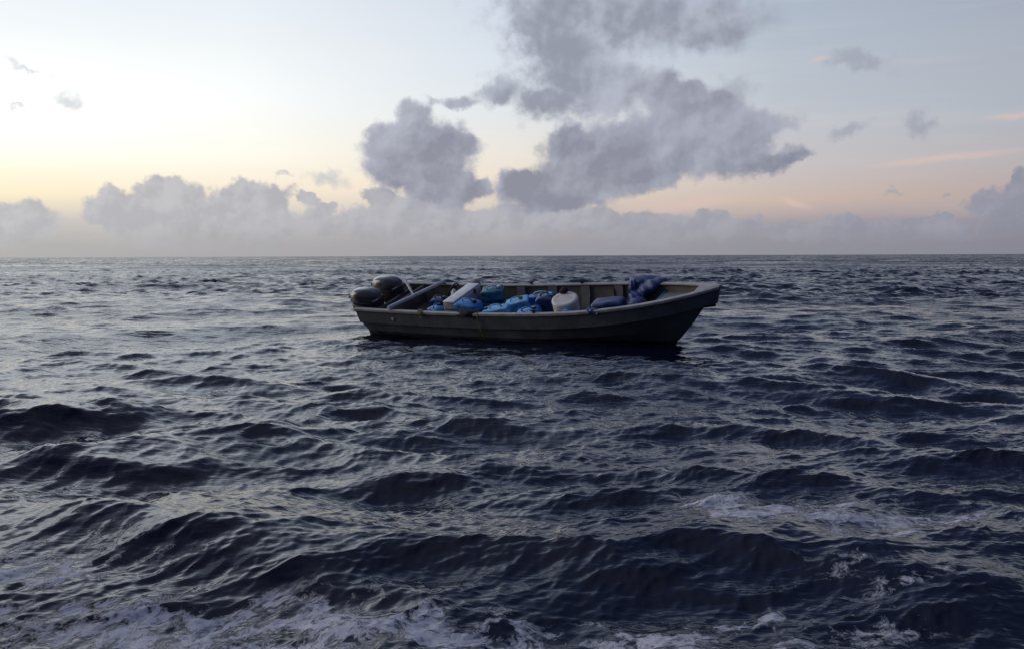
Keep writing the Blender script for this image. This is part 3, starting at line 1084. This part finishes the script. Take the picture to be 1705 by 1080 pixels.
# ---------------------------------------------------------------- cargo
def container(label, local, rot, size, m='blue', cap='engine', name='fuel_container', cat='container', group='plastic fuel containers piled in the boat', mouth=0.32, crumple=0.012, seed=1, handle=None, label_cap=None):
    """moulded plastic jerrycan: waisted body, handle bridge, screw cap. local = centre of its base"""
    lx, ly, lz = size
    t = thing(name, label, cat, local, rot, group)
    bm = bmesh.new()
    box_bm(bm, (lx, ly, lz), (0, 0, lz / 2), bevel=min(ly, lz, lx) * 0.16, seg=4)
    bmesh.ops.subdivide_edges(bm, edges=[e for e in bm.edges if e.calc_length() > 0.12], cuts=5, use_grid_fill=True)
    crumple = crumple * 0.55
    rr = random.Random(seed)
    ph = [rr.random() * 6 for _ in range(6)]
    for v in bm.verts:
        x, y, z = v.co
        u, q, h = x / lx * 2, y / ly * 2, z / lz
        # pressed ribs on the long sides and a waist
        k = 1 - 0.05 * math.exp(-((h - 0.5) / 0.12) ** 2) - 0.03 * math.exp(-((h - 0.82) / 0.06) ** 2)
        y *= k
        x *= 1 - 0.03 * math.exp(-((h - 0.5) / 0.12) ** 2)
        # shoulders fall off to one side
        if h > 0.75:
            z -= lz * 0.10 * max(0, u) ** 2 * (h - 0.75) / 0.25
        z += crumple * math.sin(7 * x / lx + ph[0]) * math.sin(6 * y / ly + ph[1])
        x += crumple * math.sin(9 * z / lz + ph[2])
        y += crumple * math.sin(8 * x / lx + ph[3]) * math.cos(5 * z / lz + ph[4])
        v.co = (x, y, z)
    me = bpy.data.meshes.new('body')
    bm.to_mesh(me); bm.free()
    link('body', me, m, t, True, 40)
    if handle == 'none':
        return t
    hx = lx * 0.2
    hh = lz + 0.065
    pts = spline([(-hx - 0.04, 0, lz - 0.03), (-hx, 0, lz + 0.045), (-hx * 0.5, 0, hh), (hx * 0.5, 0, hh), (hx, 0, lz + 0.04), (hx + 0.04, 0, lz - 0.04)], 5)
    link('handle', tube_mesh('handle', pts, 0.018, 8), handle or m, t)
    r = 0.045
    o = link('cap', lathe('cap', [(r * 0.9, 0), (r * 0.9, 0.02), (r * 1.15, 0.022), (r * 1.15, 0.055), (r * 0.95, 0.062), (r * 0.3, 0.062)], 20), cap, t)
    o.location = (lx * mouth, ly * 0.05, lz - lz * 0.10 * (2 * mouth) ** 2 - 0.012)
    return t


# navy pair behind the pipe
container('dark navy container standing behind the grey cross pipe near the engines', (1.95, 0.05, FLOOR), (0, 0, 12), (0.42, 0.36, 0.46), 'navy', seed=2)
container('small blue container low against the near rail beside the white cooler', (2.22, -0.48, FLOOR), (0, 0, 80), (0.36, 0.36, 0.46), 'blue', seed=3)
# in front of the cooler
container('large mid blue container in front of the white cooler', (3.22, -0.48, FLOOR), (3, 0, -3), (0.62, 0.40, 0.66), 'blue', 'dark', seed=4, crumple=0.014)
container('navy container lying under the teal one beside the cooler', (3.42, 0.30, FLOOR), (0, 0, 8), (0.62, 0.46, 0.34), 'navy', seed=5)
container('teal container on top of the navy one by the far side', (3.38, 0.42, FLOOR + 0.35), (4, -4, 18), (0.54, 0.40, 0.29), 'teal', 'silver', seed=6, crumple=0.022, handle='silver')
# the heap in the middle
container('light blue container lying with its open mouth towards the stern', (3.98, -0.44, -0.205), (0, -7, 14), (0.64, 0.38, 0.27), 'light', 'navy', seed=7, crumple=0.018, mouth=-0.40)
container('bright blue container lying behind the light blue one', (4.28, 0.08, -0.205), (4, -10, 26), (0.58, 0.40, 0.28), 'light', 'rope', seed=8, crumple=0.02, mouth=0.2)
container('blue container lying farthest back in the heap by the far side', (4.72, 0.42, -0.205), (-4, -6, 12), (0.62, 0.36, 0.28), 'blue', 'silver', seed=9, crumple=0.022, mouth=0.2, handle='silver')
container('scuffed blue container leaning in front of the tall navy one', (4.86, -0.40, -0.205), (8, -12, 10), (0.60, 0.34, 0.25), 'blue', 'navy', seed=10, crumple=0.02)
container('tall navy container standing beside the white drum', (5.12, 0.02, -0.20), (0, -5, 14), (0.42, 0.46, 0.44), 'navy', 'light', seed=12, crumple=0.018)
container('small light blue container in front of the white drum', (5.93, -0.58, FLOOR), (0, 0, 5), (0.26, 0.26, 0.53), 'light', 'light', seed=13)
container('big navy container near the bow with a sloping top', (6.95, -0.34, -0.105), (0, -7, 4), (0.74, 0.44, 0.46), 'navy', 'navy', seed=14, crumple=0.02, handle='none')

# cooler
ck = thing('cooler_box', 'large off-white cooler box standing across the boat between the engines and the blue containers', 'cooler', (2.76, -0.05, FLOOR), (0, 0, 1))
box('shell', (0.36, 1.24, 0.64), 'cooler', ck, (0, 0, 0.32), bevel=0.035, seg=3, taper=1.0)
box('lid', (0.33, 1.25, 0.05), 'lid', ck, (-0.01, 0, 0.665), bevel=0.022, seg=3)
for y in (-0.3, 0.3):
    box('latch', (0.02, 0.07, 0.11), 'rubber', ck, (0.187, y, 0.60), bevel=0.005)
link('handle', tube_mesh('handle', spline([(-0.12, -0.63, 0.5), (-0.1, -0.67, 0.5), (0.1, -0.67, 0.5), (0.12, -0.63, 0.5)], 4), 0.012, 8), 'rubber', ck)

# white drum
dr = thing('plastic_drum', 'white plastic drum with a round lid and black cloth on top', 'drum', (5.68, -0.06, FLOOR + 0.08), (11, 3, 0))
link('body', lathe('body', [(0.27, -0.03), (0.29, 0.0), (0.30, 0.18), (0.292, 0.20), (0.292, 0.22), (0.303, 0.24), (0.303, 0.42), (0.295, 0.44), (0.295, 0.46), (0.303, 0.48), (0.302, 0.55), (0.290, 0.60), (0.262, 0.635), (0.22, 0.65)], 44, 0.006), 'white', dr)
link('lid', lathe('lid', [(0.296, 0.575), (0.312, 0.582), (0.314, 0.605), (0.306, 0.630), (0.284, 0.648), (0.25, 0.655), (0.22, 0.650), (0.10, 0.655), (0.02, 0.657)], 44), 'white', dr)


def crumpled(name, r, seed, squash=(1, 1, 1), amp=0.3, sub=3):
    bm = bmesh.new()
    bmesh.ops.create_icosphere(bm, subdivisions=sub, radius=r)
    rr = random.Random(seed)
    waves = [(Vector((rr.gauss(0, 1), rr.gauss(0, 1), rr.gauss(0, 1))) * (3.0 / r * 0.5), rr.random() * 6, 1.0 / (i * 0.5 + 1)) for i in range(7)]
    for v in bm.verts:
        k = 1 + amp * sum(a * math.sin(d.dot(v.co) + p) for d, p, a in waves) / 2.4
        v.co = Vector((v.co.x * squash[0], v.co.y * squash[1], v.co.z * squash[2])) * k
    me = bpy.data.meshes.new(name)
    bm.to_mesh(me); bm.free()
    return me


def bundle(name, label, cat, local, r, m, seed, squash=(1, 1, 1), amp=0.3, rot=(0, 0, 0)):
    o = link(name, crumpled(name, r, seed, squash, amp), m, None, True, 50)
    o.matrix_world = BOAT @ Matrix.Translation(local) @ Euler([rad(a) for a in rot]).to_matrix().to_4x4()
    return tag(o, label, cat)


bundle('black_cloth', 'crumpled black cloth lying on the lid of the white drum', 'cloth', (5.60, 0.05, 0.35), 0.105, 'dark', 3, (1.15, 0.9, 0.8), 0.75)
bundle('cloth_bundle', 'small pale cloth bundle on the far rail above the cooler', 'cloth', (2.55, 0.93, 0.135), 0.10, 'pale', 5, (1.2, 0.8, 0.8), 0.3)


def cloth(name, label, x0, x1, pts, m, seed, cat='tarpaulin', fold=0.035, thick=0.012, n=46, lean=0.0):
    """sheet that follows the section pts (y, z relative to the gunwale), with folds along x"""
    rr = random.Random(seed)
    ph = [rr.random() * 6 for _ in range(5)]
    sec = spline([(0, y, z) for y, z in pts], 6)
    rows = []
    for i in range(n):
        u = i / (n - 1)
        x = x0 + (x1 - x0) * u
        g = zg(x / BL)
        sh_ = float(hb(x / BL)) - float(hb(x0 / BL))
        row = []
        for k, q in enumerate(sec):
            v = k / (len(sec) - 1)
            f = fold * (0.25 + 0.9 * v) * (math.sin(5 * u + ph[0] + 7 * v) + 0.7 * math.sin(11 * u + ph[1] - 9 * v) + 0.3 * math.sin(27 * u + ph[2] + 12 * v))
            sq = 1 - 0.25 * math.sin(math.pi * v) * abs(u - 0.5)
            xx = x + lean * v * (1 - u) + 0.05 * math.sin(5 * v + ph[3]) + 0.10 * (v - 0.5) * math.sin(3 * u + ph[4])
            row.append((xx * 1.0, q.y * sq + f * 0.9 + (sh_ if q.y > 0 else -sh_) * (0.9 if abs(q.y) > .6 else 0.4), q.z + g + abs(f) * 0.9 + 0.05 * math.sin(3 * u + ph[2]) * v))
        rows.append(row)
    v, f = grid(rows)
    me = from_data(name, v, f)
    o = link(name, me, m, None, True, 70)
    md = o.modifiers.new('thickness', 'SOLIDIFY')
    md.thickness = thick
    o.matrix_world = BOAT
    return tag(o, label, cat)


def lumpy_bundle(name, label, cat, lobes, m, voxel=0.018):
    """several folded lobes grown together into one continuous skin"""
    bm = bmesh.new()
    for k, (loc, size, rot) in enumerate(lobes):
        tmp = crumpled('tmp', 1.0, 30 + k, (1, 1, 1), 0.16, 4)
        mt = (Matrix.Translation(loc) @ Euler([rad(q) for q in rot]).to_matrix().to_4x4() @ Matrix.Diagonal((size[0], size[1], size[2], 1)))
        for v in tmp.vertices:
            # pinched folds running across the lobe
            c = v.co
            g = 1 + 0.10 * math.sin(9 * c.x + 5 * c.y + k) * (1 - abs(c.z) * 0.4)
            v.co = mt @ (c * g)
        bm.from_mesh(tmp)
        bpy.data.meshes.remove(tmp)
    me = bpy.data.meshes.new(name)
    bm.to_mesh(me); bm.free()
    o = bpy.data.objects.new(name, me)
    COL.objects.link(o)
    md = o.modifiers.new('skin', 'REMESH')
    md.mode = 'VOXEL'
    md.voxel_size = voxel
    me2 = bpy.data.meshes.new_from_object(o.evaluated_get(bpy.context.evaluated_depsgraph_get()))
    bpy.data.objects.remove(o)
    me2.name = name
    o = link(name, me2, m, None, True, 60)
    o.matrix_world = BOAT
    return tag(o, label, cat)


lumpy_bundle('blue_tarpaulin', 'crumpled blue tarpaulin heaped over the far rail near the bow', 'tarpaulin',
             [((7.46, 0.72, 0.25), (0.42, 0.26, 0.18), (0, -24, -8)), ((7.05, 0.80, 0.20), (0.13, 0.17, 0.24), (10, 6, 0)),
              ((7.30, 0.88, 0.37), (0.40, 0.17, 0.08), (0, -4, 0)), ((7.20, 0.52, 0.07), (0.20, 0.22, 0.15), (0, 10, 20)),
              ((7.34, 0.30, 0.02), (0.22, 0.20, 0.13), (0, 0, 40)), ((7.72, 0.80, 0.37), (0.14, 0.16, 0.07), (0, -20, 0))], 'tarp')
cloth('navy_cloth', 'small dark navy cloth hanging over the near rail beside the mid blue container', 3.15, 3.72,
      [(-0.72, -0.02), (-0.86, 0.06), (-0.97, 0.065), (-1.02, 0.01), (-1.015, -0.07)], 'dark', 9, 'cloth', 0.008, 0.008, 24)
cloth('navy_sheet', 'navy plastic sheet folded over the near rail under the big navy container', 6.66, 6.90,
      [(-0.72, 0.02), (-0.82, 0.06), (-0.90, 0.065), (-0.945, 0.04), (-0.955, 0.01)], 'navy', 6, 'sheet', 0.010, 0.008, 24)

# white pole leaning between the far engine and the pipe
o = link('white_pole', tube_mesh('white_pole', [(0.72, 0.38, 0.33), (0.98, 0.20, 0.14), (1.16, 0.08, 0.0)], [0.034, 0.032, 0.022], 10), 'lid')
o.matrix_world = BOAT
tag(o, 'short white pole leaning against the grey pipe beside the far engine', 'pole')

# fuel hoses
o = link('fuel_hose', tube_mesh('fuel_hose', spline([(1.7, 0.5, FLOOR + 0.02), (1.85, 0.58, -0.15), (1.98, 0.66, 0.08), (2.10, 0.68, 0.16), (2.20, 0.66, 0.10), (2.22, 0.60, -0.05), (2.30, 0.55, -0.25), (2.35, 0.5, FLOOR + 0.02)], 7), 0.022, 8), 'rubber')
o.matrix_world = BOAT
tag(o, 'black fuel hose looping up behind the white cooler', 'hose')
bundle('hose_coil', 'pale tangled line lying behind the cooler beside the black hose', 'line', (2.12, 0.50, -0.06), 0.11, 'silver', 8, (0.7, 0.7, 1.0), 0.5)
container('dark container behind the cooler under the tangled line', (2.15, 0.52, FLOOR), (0, 0, 5), (0.34, 0.30, 0.30), 'engine', seed=21)

# yellow rope knotted round the rail, and the line down the hull side
pts = []
for i in range(60):
    t_ = i / 59
    a_ = t_ * 2 * math.pi * 3
    pts.append((2.02 + 0.12 * t_, -0.94 + 0.085 * math.cos(a_), 0.01 + zg(0.22) + 0.062 * math.sin(a_)))
pts += [(2.10, -1.02, -0.05), (2.08, -1.01, -0.12)]
o = link('yellow_rope', tube_mesh('yellow_rope', pts, 0.014, 7), 'rope')
o.matrix_world = BOAT
tag(o, 'yellow rope knotted round the near rail towards the stern', 'rope')
o = link('mooring_line', tube_mesh('mooring_line', spline([(3.74, -0.86, 0.10), (3.75, -0.96, 0.115), (3.76, -1.015, 0.05), (3.76, -0.985, -0.12), (3.76, -0.965, -0.3), (3.76, -0.925, -0.42), (3.76, -0.87, -0.56)], 6), 0.009, 6), 'rope')
o.matrix_world = BOAT
tag(o, 'thin yellowish line hanging down the hull side from the near rail', 'rope')
